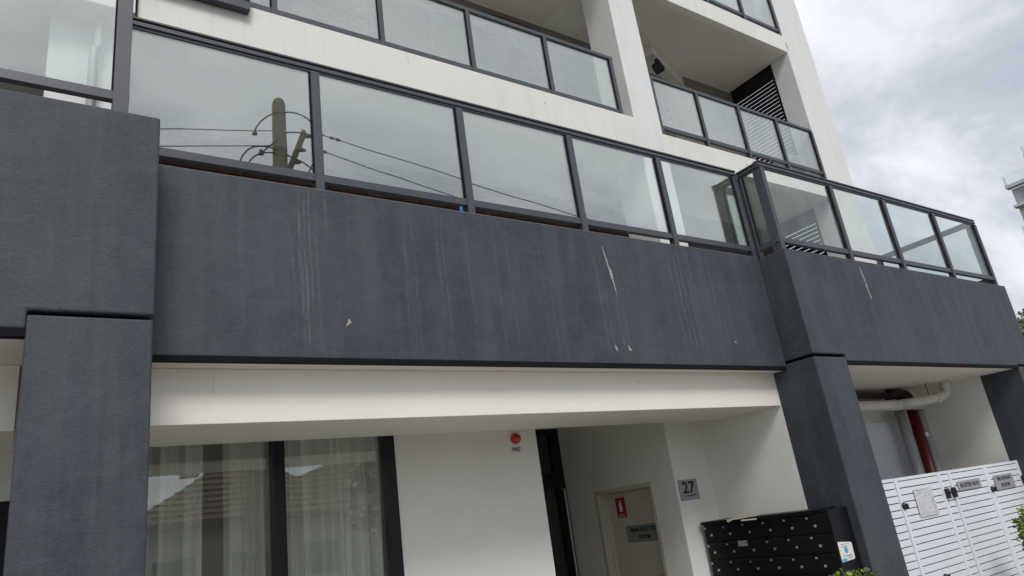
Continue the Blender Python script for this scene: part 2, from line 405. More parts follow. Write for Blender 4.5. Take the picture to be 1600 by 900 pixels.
# charcoal parapets
def parapet(x0, x1, y0, y1, z0, z1, mt, bev=.03):
    return bx('parapet_wall', mt, B, x0, x1, y0, y1, z0, z1, bev, seg=3)
def parapet_outline(pts, mt, bev):
    return MB().prism([(x, YF, z) for x, z in pts], (0, .26, 0)).build('parapet_wall', mt, B, bev, seg=3)
pL = parapet_outline([(-5.2,2.845),(-.02,2.845),(-.02,2.945),(XL,2.945),(XL,4.195),(-5.2,4.195)], M['char'], .013)
pl2 = bx('parapet_return', M['char'], B, XL-.21, XL-.0015, YF+.12, YB+.2, 2.9465, 4.193)
pM = parapet(XL+.002, XR-.002, YB, YB+.2, 2.815, 4.068, M['char_streak'], .008)
pR = parapet_outline([(XR,2.873),(XR+.587,2.873),(XR+.587,2.80),(X3,2.80),(X3,2.82),(XE,2.82),(XE,4.048),(XR,4.048)], M['char'], .014)
pr2 = bx('parapet_return', M['char'], B, XR+.0015, XR+.2, YF+.12, YB+.2, 2.8745, 4.046)
pr3 = bx('parapet_return', M['char'], B, XE-.2, XE-.002, YF+.263, 7.2, 2.80, 4.044, .012)
# dark drip beads under the parapets
bx('drip_bead', M['char_dark'], B, XL, XR, YB+.004, YB+.05, 2.782, 2.815)
bx('drip_bead', M['char_dark'], B, -5.2, -.02, YF+.004, YF+.06, 2.805, 2.845)
bx('drip_bead', M['char_dark'], B, XR+.59, X3+.01, YF+.004, YF+.05, 2.765, 2.80)
# charcoal columns (grooves at their heads, shade painted in near-black)
def column(x0, x1, zt, y1=4.585):
    c = bx('column', M['char'], B, x0, x1, YF+.002, y1, G0-.03, zt-.012, .012, seg=3)
    bx('groove', M['groove_shade'], c, x0+.06, x1-.06, YF+.07, y1-.06, zt-.014, zt+.04)
    return c
column(-.02, XL-.004, 2.932)
column(XR, XR+.587, 2.852)
column(X3, XE, 2.795)
# pale strips paint light caught on the cap edges; then parapet stains
bx('cap_edge_light', M['edge_light'], B, XL+.01, XR-.01, YB+.004, YB+.19, 4.066, 4.0715)
bx('cap_edge_light', M['edge_light'], B, -5.1, XL-.03, YF+.012, YF+.24, 4.190, 4.1965)
def blob(parent, mt, pts, y, name='stain'):
    return MB().prism([(x, y, z) for x, z in pts], (0, .0025, 0)).build(name, mt, parent)
blob(pM, M['stain'], [(4.312,3.925),(4.318,3.93),(4.325,3.88),(4.343,3.80),(4.352,3.73),(4.372,3.70),(4.380,3.66),(4.376,3.61),(4.386,3.52),(4.383,3.42),(4.378,3.50),(4.366,3.58),(4.352,3.62),(4.344,3.69),(4.336,3.74),(4.328,3.80),(4.316,3.86)], YB-.002)
blob(pM, M['chip'], [(1.803,3.093),(1.811,3.099),(1.817,3.082),(1.828,3.071),(1.820,3.064),(1.806,3.058),(1.790,3.043),(1.781,3.045),(1.794,3.064)], YB-.002, 'chip')
blob(pM, M['stain'], [(4.250,2.985),(4.258,2.975),(4.272,2.945),(4.268,2.925),(4.252,2.935),(4.246,2.96)], YB-.002, 'chip')
blob(pM, M['stain'], [(4.405,2.975),(4.413,2.985),(4.422,2.962),(4.442,2.945),(4.432,2.935),(4.405,2.935)], YB-.002, 'chip')
blob(pM, M['stain'], [(5.905,3.07),(5.925,3.07),(5.925,3.055),(5.905,3.055)], YB-.002, 'chip')
blob(pR, M['stain'], [(8.100,3.96),(8.112,3.965),(8.122,3.90),(8.134,3.84),(8.132,3.77),(8.146,3.72),(8.150,3.66),(8.162,3.60),(8.165,3.56),(8.150,3.56),(8.138,3.62),(8.130,3.68),(8.118,3.71),(8.122,3.76),(8.108,3.84)], YF-.002)
# lower soffits, beams
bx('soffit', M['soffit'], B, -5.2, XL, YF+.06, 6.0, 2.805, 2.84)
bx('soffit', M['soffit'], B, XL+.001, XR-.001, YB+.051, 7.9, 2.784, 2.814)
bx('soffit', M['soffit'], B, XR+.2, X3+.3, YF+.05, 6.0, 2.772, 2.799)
bx('beam', M['beam'], B, XL-.2, XR-.001, 4.588, 5.375, 2.437, 2.783, .004)
bx('beam', M['beam'], B, -5.2, -.03, 4.62, 5.40, 2.44, 2.804, .004)
bm_ = bx('beam_joint', M['soffit'], B, .97, .976, 4.5865, 4.59, 2.60, 2.74)      # hairline joint in the beam boxing
# balcony floor of first level and slabs above
bx('balcony_floor', M['floor'], B, -5.2, XE-.21, YB+.21, 7.1, 3.2, 3.45)
bx('balcony_floor', M['floor'], B, XR+.21, XE-.21, YF+.27, YB+.21, 3.2, 3.45)
S1L = bx('slab', M['cream'], B, .56, 6.50, 5.56, 8.0, 6.045, 6.553, .008)
S1LL = bx('slab', M['cream'], B, -6, .53, 5.45, 8.0, 6.045, 6.553, .008)
S1R = bx('slab', M['cream'], B, 7.19, 11.25, 5.722, 8.0, 6.19, 6.553, .008)
bx('slab', M['cream'], B, 6.50, 7.19, 6.26, 8.0, 6.19, 6.553)
for x0, x1, y in ((-6, 6.52, 5.56), (7.19, 11.25, 5.722)):
    bx('slab', M['cream'], B, x0, x1, y, 8.0, 9.215, 9.58, .008)
    bx('slab', M['cream'], B, x0, x1, y, 8.0, 12.23, 12.6, .008)
bx('slab', M['cream'], B, 6.52, 7.19, 6.26, 8.0, 9.215, 9.58)
for x0, x1, y in ((-5.9, 6.50, 5.66), (7.2, 11.24, 5.83)):
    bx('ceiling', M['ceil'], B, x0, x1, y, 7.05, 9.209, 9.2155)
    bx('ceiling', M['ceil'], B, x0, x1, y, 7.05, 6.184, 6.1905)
# tall pale columns of the upper floors
bx('column', M['col'], B, 6.67, 7.195, 5.72, 6.26, 3.45, 14.5, .012)
bx('column', M['col'], B, -.05, .48, 5.72, 6.26, 3.45, 14.5, .012)
ec = bx('column', M['col'], B, 11.25, 12.11, 5.72, 6.11, 3.45, 14.5, .012)
bx('side_wall', M['col'], B, 11.36, 11.56, 6.11, 8.0, 9.22, 14.5)
# slab end block beside the middle column
bx('slab_nib', M['cream'], S1L, 6.46, 6.66, 5.60, 5.75, 6.05, 6.43, .01)
# dark cladding panel over the slab edge at upper left
dc = bx('cladding_panel', M['alu'], B, -2.0, 1.47, 5.47, 5.555, 6.44, 7.6)
bx('cladding_ledge', M['alu_dark'], dc, -2.0, 1.475, 5.44, 5.47, 6.56, 6.62)

# brick back walls of the balconies, individual bricks where the photo shows them
def brick_wall(x0, x1, z0, z1, y, mm, mort, rows, bricks, stuffrange=None):
    w = bx('brick_wall', mort, B, x0, x1, y, y+.25, z0, z1)
    mes = [boxmesh('brick', .230, .03, .076, q) for q in mm]
    half = [boxmesh('brick', .11, .03, .076, q) for q in mm]
    n = 0
    for r in rows:
        zc = r*.086 + .043
        for (bx0, bx1) in bricks:
            x = bx0 + (.12 if r % 2 else 0)
            if r % 2 and x+.0 < bx1:
                piece('brick', random.choice(half), w, (bx0+.055, y-.008, zc)); n += 1
            while x + .23 <= bx1+.001:
                o = piece('brick', random.choice(mes), w, (x+.115, y-.008+random.uniform(-.002,.002), zc)); x += .24; n += 1
    return w, n
import math as _m
w1, n1_ = brick_wall(-5, 11.3, 3.45, 6.19, 7.1, [M['brick'], M['brick'], M['brick2'], M['brick']], M['mortar_dark'], range(63, 71), [(.72, 8.86)])
w2, n2_ = brick_wall(-5, 11.3, 6.553, 9.215, 7.1, [M['brick_grey'], M['brick_grey'], M['brick2']], M['mortar'], range(87, 106), [(2.45, 3.42), (5.4, 6.62), (8.3, 9.3)])
print('bricks', n1_, n2_)
bx('back_wall', M['white'], B, -5, 11.3, 7.4, 7.6, 9.58, 14.5)
# sliding doors onto the balconies
def sliding_door(x0, x1, z0, z1, y=7.1):
    d = MB()
    d.box(x0, x1, y-.05, y-.002, z1-.07, z1).box(x0, x1, y-.05, y-.002, z0, z0+.06)
    d.box(x0, x0+.06, y-.05, y-.002, z0+.06, z1-.07).box(x1-.06, x1, y-.05, y-.002, z0+.06, z1-.07)
    xm = (x0+x1)/2; d.box(xm-.03, xm+.03, y-.05, y-.002, z0+.06, z1-.07)
    f = d.build('sliding_door', M['alu'], B)
    for a, b in ((x0+.06, xm-.03), (xm+.03, x1-.06)):
        bx('pane', M['glass_dark'], f, a, b, y-.03, y-.022, z0+.06, z1-.07)
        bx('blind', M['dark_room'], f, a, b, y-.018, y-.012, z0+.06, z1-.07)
for a, b in ((3.44, 5.38), (6.64, 8.28), (.3, 2.43)): sliding_door(a, b, 6.56, 8.75)
sliding_door(8.9, 10.9, 3.46, 5.6)
# bulkhead crossing the balcony ceiling
v0, v1 = Vector((8.55, 6.62)), Vector((10.75, 7.42)); dd = (v1-v0).normalized(); nn = Vector((-dd.y, dd.x))
mid = (v0+v1)/2 + nn*.16
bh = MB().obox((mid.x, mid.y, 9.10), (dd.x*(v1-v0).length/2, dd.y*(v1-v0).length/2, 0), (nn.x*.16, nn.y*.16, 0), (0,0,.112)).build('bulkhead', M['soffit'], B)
# louvre screens at the right end of the balconies
lvm = MB().obox((0,0,0), (-.008, 0, .0298), (0, .78, 0), (.005, 0, .0014)).build('louvre_blade', M['alu_dark'], None); lv_me = lvm.data; bpy.data.objects.remove(lvm)
for z0, z1 in ((6.56, 9.50), (3.46, 6.50)):
    s = MB().box(11.29, 11.35, 6.115, 6.165, z0, z1).box(11.29, 11.35, 7.66, 7.72, z0, z1).box(11.29, 11.35, 6.165, 7.66, z1-.50, z1).build('louvre_screen', M['alu_dark'], B)
    z = z1-.50-.034
    while z > z0+.03:
        piece('louvre_blade', lv_me, s, (11.32, 6.92, z)); z -= .078
# ---- ground floor walls
YW = 5.742
XC = 6.064
bx('wall', M['white'], B, 2.694, 4.244, YW, YW+.2, G0, 2.784)                      # wall with fire strobe
bx('wall', M['white'], B, 4.05, 4.244, YW+.2, 7.7, G0, 2.784)
bx('wall', M['white'], B, XC+.15, XR+.2, YW+.001, YW+.2, G0, 2.784)
bx('wall', M['white'], B, XC, XC+.149, YW, 6.108, G0, 2.784)                         # pier right of recess
bx('wall', M['white'], B, XC, XC+.149, 6.108, 7.149, 1.885, 2.784)
bx('wall', M['white'], B, XC, XC+.149, 7.149, 7.9, G0, 2.784)
bx('wall', M['white'], B, XR, XR+.2, 4.586, YW+.2, G0, 2.784)                        # side wall behind mailboxes
bx('wall', M['white'], B, XL-.2, XL-.001, 4.60, YW+1, G0, 2.784)
bx('wall', M['white'], B, XL-.1, 1.0, YW+.02, YW+.2, 2.7, 2.784)
# electrical room door
dr = MB().box(XC-.006, XC+.10, 7.098, 7.149, G0, 1.885).box(XC-.006, XC+.10, 6.108, 6.158, G0, 1.885).box(XC-.006, XC+.10, 6.158, 7.098, 1.835, 1.885).build('door', M['door'], B)
dr['label'] = 'beige painted door deep in its frame'
bx('door_frame', M['door'], dr, XC+.101, XC+.24, 7.08, 7.12, G0, 1.84)
bx('door_leaf', M['door'], dr, XC+.137, XC+.18, 6.13, 7.08, G0+.01, 1.836, .002)
MB().tube([(XC+.137, 6.22, .85), (XC+.07, 6.22, .85), (XC+.07, 6.34, .85)], .011).build('door_handle', M['silver'], dr)
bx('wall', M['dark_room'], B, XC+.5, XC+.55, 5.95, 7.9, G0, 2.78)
# glass entry door at the end of the recess
gd = MB().box(4.244, XC, 7.70, 7.78, 2.70, 2.784).box(XC-.14, XC-.001, 7.70, 7.78, G0, 2.70).box(4.244, 4.36, 7.70, 7.78, G0, 2.70).box(4.36, XC-.14, 7.70, 7.78, 2.03, 2.20).build('entry_door', M['alu_dark'], B)
bx('transom_pane', M['glass_dark'], gd, 4.36, XC-.14, 7.735, 7.743, 2.20, 2.70)
bx('pane', M['glass_dark'], gd, 4.36, XC-.14, 7.735, 7.743, G0, 2.03)
MB().tube([(5.985, 7.69, 2.0), (5.985, 7.64, 1.98), (5.985, 7.64, .6), (5.985, 7.69, .58)], .014).build('pull_handle', M['silver'], gd)
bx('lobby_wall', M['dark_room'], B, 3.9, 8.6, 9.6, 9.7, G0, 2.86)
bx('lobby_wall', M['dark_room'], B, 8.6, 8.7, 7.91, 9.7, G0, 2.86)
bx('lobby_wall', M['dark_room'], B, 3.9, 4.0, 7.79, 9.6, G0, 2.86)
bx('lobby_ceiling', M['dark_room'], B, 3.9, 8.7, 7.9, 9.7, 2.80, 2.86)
# big window with curtain
W = MB().box(XL-.2, 2.694, YW-.02, YW+.10, 2.60, 2.784).box(2.602, 2.694, YW-.022, YW+.10, G0, 2.60).box(1.652, 1.743, YW-.022, YW+.10, G0, 2.60).box(XL-.1, 1.0-.25, YW-.022, YW+.10, G0, 2.60).build('window', M['alu_dark'], B)
bx('pane', M['glass_win'], W, .752, 1.650, YW+.074, YW+.082, G0, 2.60)
bx('pane', M['glass_win'], W, 1.745, 2.600, YW+.074, YW+.082, G0, 2.60)
bx('room_wall', M['room'], B, -.2, 2.9, 9.0, 9.1, G0, 2.86)
bx('room_wall', M['room'], B, 2.71, 2.8, YW+.21, 9.0, G0, 2.86)
bx('room_wall', M['room'], B, -.3, -.2, YW, 9.0, G0, 2.86)
bx('room_floor', M['room'], B, -.2, 2.71, YW+.101, 9.0, G0-.02, G0+.01)
bx('room_ceiling', M['room'], B, -.2, 2.71, YW+.101, 9.0, 2.815, 2.86)
# left bay wall below (mostly out of frame)
bx('wall', M['white'], B, -5.2, XL-.21, YW+.05, YW+.25, 2.2, 2.80)
bx('garage_door', M['alu_dark'], B, -5.2, XL-.21, YW+.1, YW+.2, G0, 2.2)
# booster recess walls
bx('wall', M['white'], B, XR+.201, X3+.2, 5.636, 5.8, G0, 2.772)
bx('wall', M['white'], B, X3, X3+.15, 4.587, 5.636, G0, 2.772)
bd = bx('panel', M['gate'], B, 9.3, 10.93, 5.60, 5.634, G0, 2.33, .004)
bx('wall', M['white'], B, XE-.17, XE-.02, 4.6, 9, G0, 2.80)
# small screw anchors / dents on the slab edges
for (x, y, z) in ((4.95, 5.559, 6.38),):
    MB().tube([(x, y, z), (x, y-.004, z)], .008, 8).build('anchor', M['plate_dim'], S1L)
MB().tube([(9.0, 5.721, 6.40), (9.0, 5.717, 6.40)], .010, 8).build('anchor', M['plate_dim'], S1R)

def crack(parent, pts, w=.0016, mt='plate_dim', nrm=(0,-1,0)):
    v = [Vector(p) for p in pts]; mb = MB()
    for a, b in zip(v[:-1], v[1:]):
        d = (b-a).normalized(); s_ = d.cross(Vector(nrm))*w*random.uniform(.5,1.1); o_ = Vector(nrm)*.0012
        k = len(mb.v); mb.v += [tuple(a-s_+o_), tuple(b-s_+o_), tuple(b+s_+o_), tuple(a+s_+o_)]; mb.f.append((k,k+1,k+2,k+3))
    return mb.build('hairline_crack', M[mt], parent)
def walk(p, q, n, amp, seed):
    r_ = random.Random(seed); p, q = Vector(p), Vector(q)
    return [tuple(p.lerp(q, i/n) + Vector((r_.uniform(-amp,amp), 0, r_.uniform(-amp,amp)))*(0 if i in (0, n) else 1)) for i in range(n+1)]
# soffit and beam scuffs
crack(B, [(3.62,5.05,2.4372),(3.66,5.02,2.4372),(3.70,5.01,2.4372)], .003, nrm=(0,0,-1))
crack(B, walk((4.60,4.5878,2.70),(4.66,4.5878,2.69),3,.004,3), .002)
crack(B, walk((8.90,4.35,2.7718),(9.02,4.33,2.7718),3,.0,4), .004, nrm=(0,0,-1))
crack(S1L, walk((3.1,5.5595,6.552),(3.13,5.5595,6.40),6,.006,5), .0016)
crack(B, walk((6.72,5.7195,7.2),(6.76,5.7195,6.55),9,.012,6), .0022, 'ceil')
# rust and grime where the rail ends drip onto the column
blob(B, M['rust'], [(6.672,6.30),(6.70,6.31),(6.715,6.22),(6.708,6.10),(6.69,6.02),(6.68,6.12),(6.674,6.22)], 5.7185)
blob(B, M['rust'], [(11.262,9.42),(11.29,9.45),(11.31,9.36),(11.295,9.26),(11.275,9.22),(11.265,9.32)], 5.7185)

# ------------------------------------------------------------------ balustrades
def post(mb, x, y, z0, z1, w=.062, d=.062): return mb.box(x-w/2, x+w/2, y-d/2, y+d/2, z0, z1)
def balustrade(name_label, segs, zf, zb, zt, postw=.062, group=None, gl='glass', cap=True, endfoot=None):
    """segs: list of (axis, c, a0, a1, [post positions], pane_ranges) ; axis 'X' runs along X at Y=c"""
    s0 = segs[0]; loc = ((s0[2]+s0[3])/2, s0[1], zf) if s0[0] == 'X' else (s0[1], (s0[2]+s0[3])/2, zf)
    T = thing('glass_balustrade', loc, name_label, 'balustrade', group)
    for ax, c, a0, a1, posts, ends in segs:
        def pb(p0, p1, q0, q1, z0, z1, mb=None):
            mb = mb or MB()
            return mb.box(p0, p1, q0, q1, z0, z1) if ax == 'X' else mb.box(q0, q1, p0, p1, z0, z1)
        rail = MB()
        if cap:      # stepped two-part hand rail
            pb(a0, a1, c-.036, c+.036, zt-.016, zt, rail); pb(a0, a1, c-.018, c+.018, zt-.030, zt-.016, rail)
            pb(a0, a1, c-.030, c+.030, zt-.062, zt-.030, rail); pb(a0, a1, c-.016, c+.016, zt-.082, zt-.062, rail)
        else:
            pb(a0, a1, c-.028, c+.028, zt-.05, zt, rail)
        rail.build('top_rail', M['alu'], T, .002, seg=1)
        rz = zt-(.082 if cap else .05)
        pb(a0, a1, c-.024, c+.024, zb, zb+.062).build('bottom_rail', M['alu'], T, .002, seg=1)
        for p in posts:
            pb(p-postw/2, p+postw/2, c-.034, c+.034, zf, rz+.002).build('post', M['alu'], T, .002, seg=1)
        pp = sorted(posts); 
        for a, b in zip(pp[:-1], pp[1:]):
            t1, t2 = random.uniform(-.0022, .0022), random.uniform(-.0018, .0018)
            hl, hz = (b-a-postw)/2, (rz-zb-.062)/2; cc = (a+b)/2; zc = zb+.062+hz
            if ax == 'X': MB().obox((cc, c, zc), (hl, t1*hl, 0), (0, .005, 0), (0, t2*hz, hz)).build('pane', M[gl], T)
            else: MB().obox((c, cc, zc), (.005, 0, 0), (t1*hl, hl, 0), (t2*hz, 0, hz)).build('pane', M[gl], T)
            # slim glazing beads
            pb(a+postw/2, a+postw/2+.008, c-.014, c+.014, zb+.062, rz).build('glazing_bead', M['bead'], T)
            pb(b-postw/2-.008, b-postw/2, c-.014, c+.014, zb+.062, rz).build('glazing_bead', M['bead'], T)
    return T
balustrade('long glass balustrade on the recessed charcoal parapet between the two bays', [('X', 4.46, .40, 6.70, [.37, 1.665, 2.95, 4.18, 5.40, 6.665], None)], 4.06, 4.155, 5.185, .066)
balustrade('glass balustrade of the right hand charcoal bay with return panes',
    [('X', 4.145, 6.70, 12.11, [6.75, 8.125, 9.37, 10.74, 12.08], None), ('Y', 6.755, 4.18, 4.44, [4.20, 4.43], None), ('Y', 12.08, 4.18, 5.70, [4.21, 5.68], None)], 4.045, 4.155, 5.165, .064, gl='glass_clear')
balustrade('glass balustrade of the left charcoal bay, cut by the photo edge',
    [('X', 4.145, -4.6, .39, [-4.55, -3.2, -1.75, .345], None)], 4.19, 4.30, 5.36, .085)
balustrade('second floor balustrade left of the tall middle column', [('X', 5.62, 1.47, 6.34, [.60, 1.73, 2.87, 4.01, 5.16, 6.30], None)], 6.552, 6.585, 7.50, .052, 'cap', gl='glass_hazy', cap=False)
del_g = None
balustrade('second floor balustrade between the tall column and the end column', [('X', 5.755, 7.197, 11.26, [7.22, 8.20, 9.20, 10.20, 11.235], None)], 6.552, 6.65, 7.555, .05, gl='glass_hazy', cap=False)
balustrade('third floor balustrade at the top edge of the photo', [('X', 5.755, 7.197, 11.26, [7.22, 8.20, 9.17, 10.17, 11.20], None)], 9.579, 9.66, 10.58, .05, gl='glass_hazy', cap=False)
for o in C.objects:
    if o.get('group') == 'cap': del o['group']

# ------------------------------------------------------------------ curtains
def curtain(x0, x1, label, seed, gather):
    rnd = random.Random(seed); n = 170; fq = 34*(x1-x0)/.9
    ph = [rnd.uniform(0, 6.28) for _ in range(5)]
    zs = [2.70, 2.5, 2.2, 1.8, 1.4, .9, .4, -.1]
    v = []; f = []
    for j, z in enumerate(zs):
        k = j/(len(zs)-1)
        for i in range(n+1):
            u = i/n;             amp = .040 + .030*k; x = x0 + (x1-x0)*u*(1-gather*k*.10*u)
            y = YW+.22 + amp*(math.sin(u*fq+ph[0]+1.3*math.sin(u*7+ph[1])) + .5*math.sin(u*fq*1.9+ph[2]+k*1.6) + .22*math.sin(u*fq*3.7+ph[3])) 
            v.append((x + .01*math.sin(u*40+k*2+ph[4])*k, y, z))
    for j in range(len(zs)-1):
        for i in range(n):
            a = j*(n+1)+i; f.append((a, a+1, a+n+2, a+n+1))
    mb = MB(); mb.v = v; mb.f = f
    o = mb.build('curtain', M['curtain'], None, smooth=True)
    return tag(o, label, 'curtain')
curtain(.5, 1.20, 'sheer curtain panel hanging nearest the left charcoal column', 3, .3)
curtain(1.34, 1.72, 'narrow sheer curtain panel left of the window mullion', 4, .2)
curtain(1.76, 2.66, 'sheer curtain bunched behind the right hand window pane', 5, 1.1)

# ------------------------------------------------------------------ signs and fittings
def plate(name, label, cat, x0, x1, z0, z1, y, mt, th=.006):
    T = thing(name, ((x0+x1)/2, y, z0), label, cat)
    bx('plate', mt, T, x0, x1, y-th, y-.001, z0, z1, .001, seg=1)
    return T
XD, UP = (1,0,0), (0,0,1)
T = plate('number_sign', 'silver square plate with black number 27 beside the recess', 'sign', 6.098, 6.408, 1.622, 1.846, YW, M['steel'])
fr_ = MB()
for a in ((6.108,6.398,1.832,1.836),(6.108,6.398,1.632,1.636),(6.108,6.112,1.636,1.832),(6.394,6.398,1.636,1.832)): fr_.box(a[0],a[1],YW-.0075,YW-.006,a[2],a[3])
fr_.build('border', M['plate_dim'], T)
text('27', .175, M['ink'], T, (6.255, YW-.0068, 1.752), XD, UP, sx=1.15, bold=.0045)
g = MB(); x = 6.165
while x < 6.355:      # the line of print under the number is too small to read in the photo
    w_ = random.uniform(.008,.022); g.box(x, x+w_, YW-.0075, YW-.0062, 1.664, 1.664+random.uniform(.008,.014)); x += w_+.003
g.build('small_print', M['ink'], T)
T = thing('strobe_light', (3.982, YW, 2.36), 'round red fire alarm strobe under the beam', 'alarm light')
MB().tube([(3.982, YW-.001, 2.405), (3.982, YW-.035, 2.405)], .050, 24).build('base', M['strobe'], T)
MB().dome((3.982, YW-.035, 2.405), .046, (0,-1,0), 20, 8, .9).build('lens', M['strobe'], T, smooth=True)
T = plate('fire_label', 'small label reading FIRE below the red strobe', 'label', 3.905, 4.058, 2.268, 2.340, YW, M['signwhite'], .003)
text('FIRE', .052, M['ink'], T, (3.982, YW-.0038, 2.303), XD, UP, bold=.0012)
# door signs lie on the x-plane door leaf, reading from far (left) to near (right)
DX = XC+.137; XD2 = (0,-1,0)
T = thing('extinguisher_sign', (DX, 6.845, 1.53), 'red and white extinguisher sign high on the beige door', 'sign')
bx('plate', M['signred'], T, DX-.004, DX-.0005, 6.760, 6.927, 1.530, 1.766)
g = MB(); g.box(DX-.0055, DX-.004, 6.817, 6.870, 1.60, 1.705); g.box(DX-.0055, DX-.004, 6.832, 6.855, 1.705, 1.735); g.box(DX-.0055, DX-.004, 6.78, 6.905, 1.545, 1.551); g.box(DX-.0055, DX-.004, 6.80, 6.885, 1.565, 1.571)
g.build('symbol', M['signwhite'], T)
T = thing('room_sign', (DX, 6.52, 1.23), 'grey plate reading MAIN ELECTRIC ROOM on the beige door', 'sign')
bx('plate', M['plate_dim'], T, DX-.004, DX-.0005, 6.21, 6.818, 1.232, 1.427)
text('MAIN ELECTRIC', .064, M['ink'], T, (DX-.0047, 6.515, 1.372), XD2, UP, sx=1.02, bold=.002)
text('ROOM', .064, M['ink'], T, (DX-.0047, 6.515, 1.286), XD2, UP, sx=1.0, bold=.002)

# ------------------------------------------------------------------ mailboxes
MX0, MX1, MY0, MY1, MZ1 = 6.306, 6.655, 4.152, 5.69, 1.372
T = thing('mailbox_bank', (6.48, 4.92, G0), 'bank of black metal mailboxes on the side wall of the entrance', 'mailbox')
bx('cabinet', M['black'], T, MX0+.012, MX1, MY0, MY1, .30, MZ1-.012, .003)
bx('hood', M['black'], T, MX0-.03, MX1, MY0+.12, MY1+.004, MZ1-.011, MZ1, .002)
bx('hood_lip', M['black'], T, MX0-.032, MX0-.022, MY0+.12, MY1+.002, MZ1-.034, MZ1-.012)
bx('leg', M['black'], T, MX0+.10, MX0+.16, MY0+.2, MY0+.26, G0, .30); bx('leg', M['black'], T, MX0+.10, MX0+.16, MY1-.26, MY1-.2, G0, .30)
cw, ch = .2575, .178
dme = MB().box(-.007, .007, -cw/2+.003, cw/2-.003, -ch/2+.006, ch/2-.006).build('mailbox_door', M['black'], None, .0015, 1); dmesh = dme.data; bpy.data.objects.remove(dme)
kme = MB().tube([(-.004,0,0), (-.016,0,0)], .0125, 12).build('lock', M['silver'], None); kmesh = kme.data; bpy.data.objects.remove(kme)
nme = MB().box(-.002, .002, -.012, .012, -.009, .009).build('number_tag', M['silver'], None); nmesh = nme.data; bpy.data.objects.remove(nme)
for r in range(6):
    for c in range(6):
        yc = MY1 - .012 - cw*(c+.5) + .0; zc = MZ1-.035-ch*(r+.5)
        if yc < MY0+.05: continue
        d = piece('mailbox_door', dmesh, T, (MX0+.004, yc, zc))
        piece('lock', kmesh, d, (MX0, yc+.035, zc-.020)); piece('number_tag', nmesh, d, (MX0-.004, yc+.115, zc+.052+random.uniform(-.004,.004)))
        bx('mail_slot', M['blackplastic'], d, MX0-.005, MX0-.002, yc-.10, yc+.08, zc+.066, zc+.071)
bx('flap_label', M['plate_dim'], T, MX0-.006, MX0-.0035, 5.135, 5.255, 1.095, 1.150)
S = thing('sticker', (6.46, MY0, .89), 'white and blue sticker on the end of the black mailboxes', 'sticker')
MB().prism([(6.350,MY0-.0015,1.060),(6.362,MY0-.0015,1.068),(6.560,MY0-.0015,1.046),(6.572,MY0-.0015,1.036),(6.566,MY0-.0015,.905),(6.556,MY0-.0015,.896),(6.356,MY0-.0015,.888),(6.346,MY0-.0015,.90)], (0,-.001,0)).build('paper', M['signwhite'], S)
bx('corner_mark', M['bluetint'], S, 6.352, 6.435, MY0-.0035, MY0-.0026, .893, .918)
MB().tube([(6.455, MY0-.0026, .985), (6.455, MY0-.0034, .985)], .030, 16).build('emblem', M['bluetint'], S)
g = MB()
for i in range(6):
    g.box(6.385, 6.385+random.uniform(.06,.15), MY0-.0032, MY0-.0026, 1.035-i*.020, 1.041-i*.020) if i < 2 or i > 4 else None
for i in range(3): g.box(6.46, 6.54, MY0-.0032, MY0-.0026, .930-i*.012, .934-i*.012)
g.build('print', M['plate_dim'], S)
hx = MX0-.0345
P_ = MB().prism([(hx,5.315,1.352),(hx,5.30,1.344),(hx,5.27,1.350),(hx,5.24,1.362),(hx,5.10,1.368),(hx,4.93,1.378),(hx,4.90,1.384),(hx,5.00,1.390),(hx,5.18,1.386),(hx,5.31,1.374)], (-.002,0,0)).build('paper_strip', M['card'], None)
tag(P_, 'torn strip of cream paper hanging over the mailbox hood', 'paper')
P_ = bx('envelope', M['signwhite'], None, MX0-.034, MX0-.0325, 4.93, 5.13, MZ1-.030, MZ1-.016)
tag(P_, 'white edge of a letter under the mailbox hood', 'letter')

# ------------------------------------------------------------------ slatted booster enclosure
FY = 4.50; FT = 1.545
T = thing('slatted_gate', (9.4, FY, G0), 'pale grey slatted metal doors of the fire booster enclosure', 'gate')
XG0 = 7.252; XG1 = X3-.004
def stile(x0, x1, nm='stile'): return bx(nm, M['gate'], T, x0, x1, FY-.012, FY+.03, G0+.05, FT-.001, .003, seg=1)
def leaf(x0, x1, s0, s1):
    if s0: stile(x0, x0+s0)
    if s1: stile(x1-s1, x1)
    a, b = x0+s0, x1-s1
    bx('rail', M['gate'], T, a+.0005, b-.0005, FY-.008, FY+.028, FT-.035, FT-.001)
    me = boxmesh('slat', b-a-.002, .022, .066, M['gate'], .002)
    z = FT-.045-.033
    while z > G0+.08:
        piece('slat', me, T, ((a+b)/2, FY+.007, z)); z -= .0765
leaf(XG0, 8.255, .0, .0); leaf(8.26, 9.325, .060, .055); leaf(9.33, 9.528, .0, .0); leaf(9.533, 10.55, .058, .052); leaf(10.555, XG1, .058, .055)
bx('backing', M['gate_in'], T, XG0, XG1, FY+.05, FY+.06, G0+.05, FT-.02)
for lx, lz, k in ((8.30,1.234,0),(9.332,1.285,1),(9.500,1.285,1),(10.555,1.235,0),(11.545,1.282,1),(8.73,.42,0)):
    if k:
        l = bx('latch', M['blackplastic'], T, lx-.030, lx+.030, FY-.055, FY-.012, lz-.062, lz+.058, .012, seg=3)
        MB().tube([(lx, FY-.05, lz+.01), (lx, FY-.066, lz+.01)], .017, 14).build('key_barrel', M['blackplastic'], l)
    else:
        l = MB().dome((lx, FY-.012, lz), .040, (0,-1,0), 18, 7, .9).build('latch', M['blackplastic'], T, smooth=True)
        bx('thumb_turn', M['blackplastic'], l, lx-.006, lx+.006, FY-.068, FY-.04, lz-.028, lz+.028, .003)
T1 = thing('notice', (8.8, FY, 1.08), 'printed white notice on the first slatted door', 'notice')
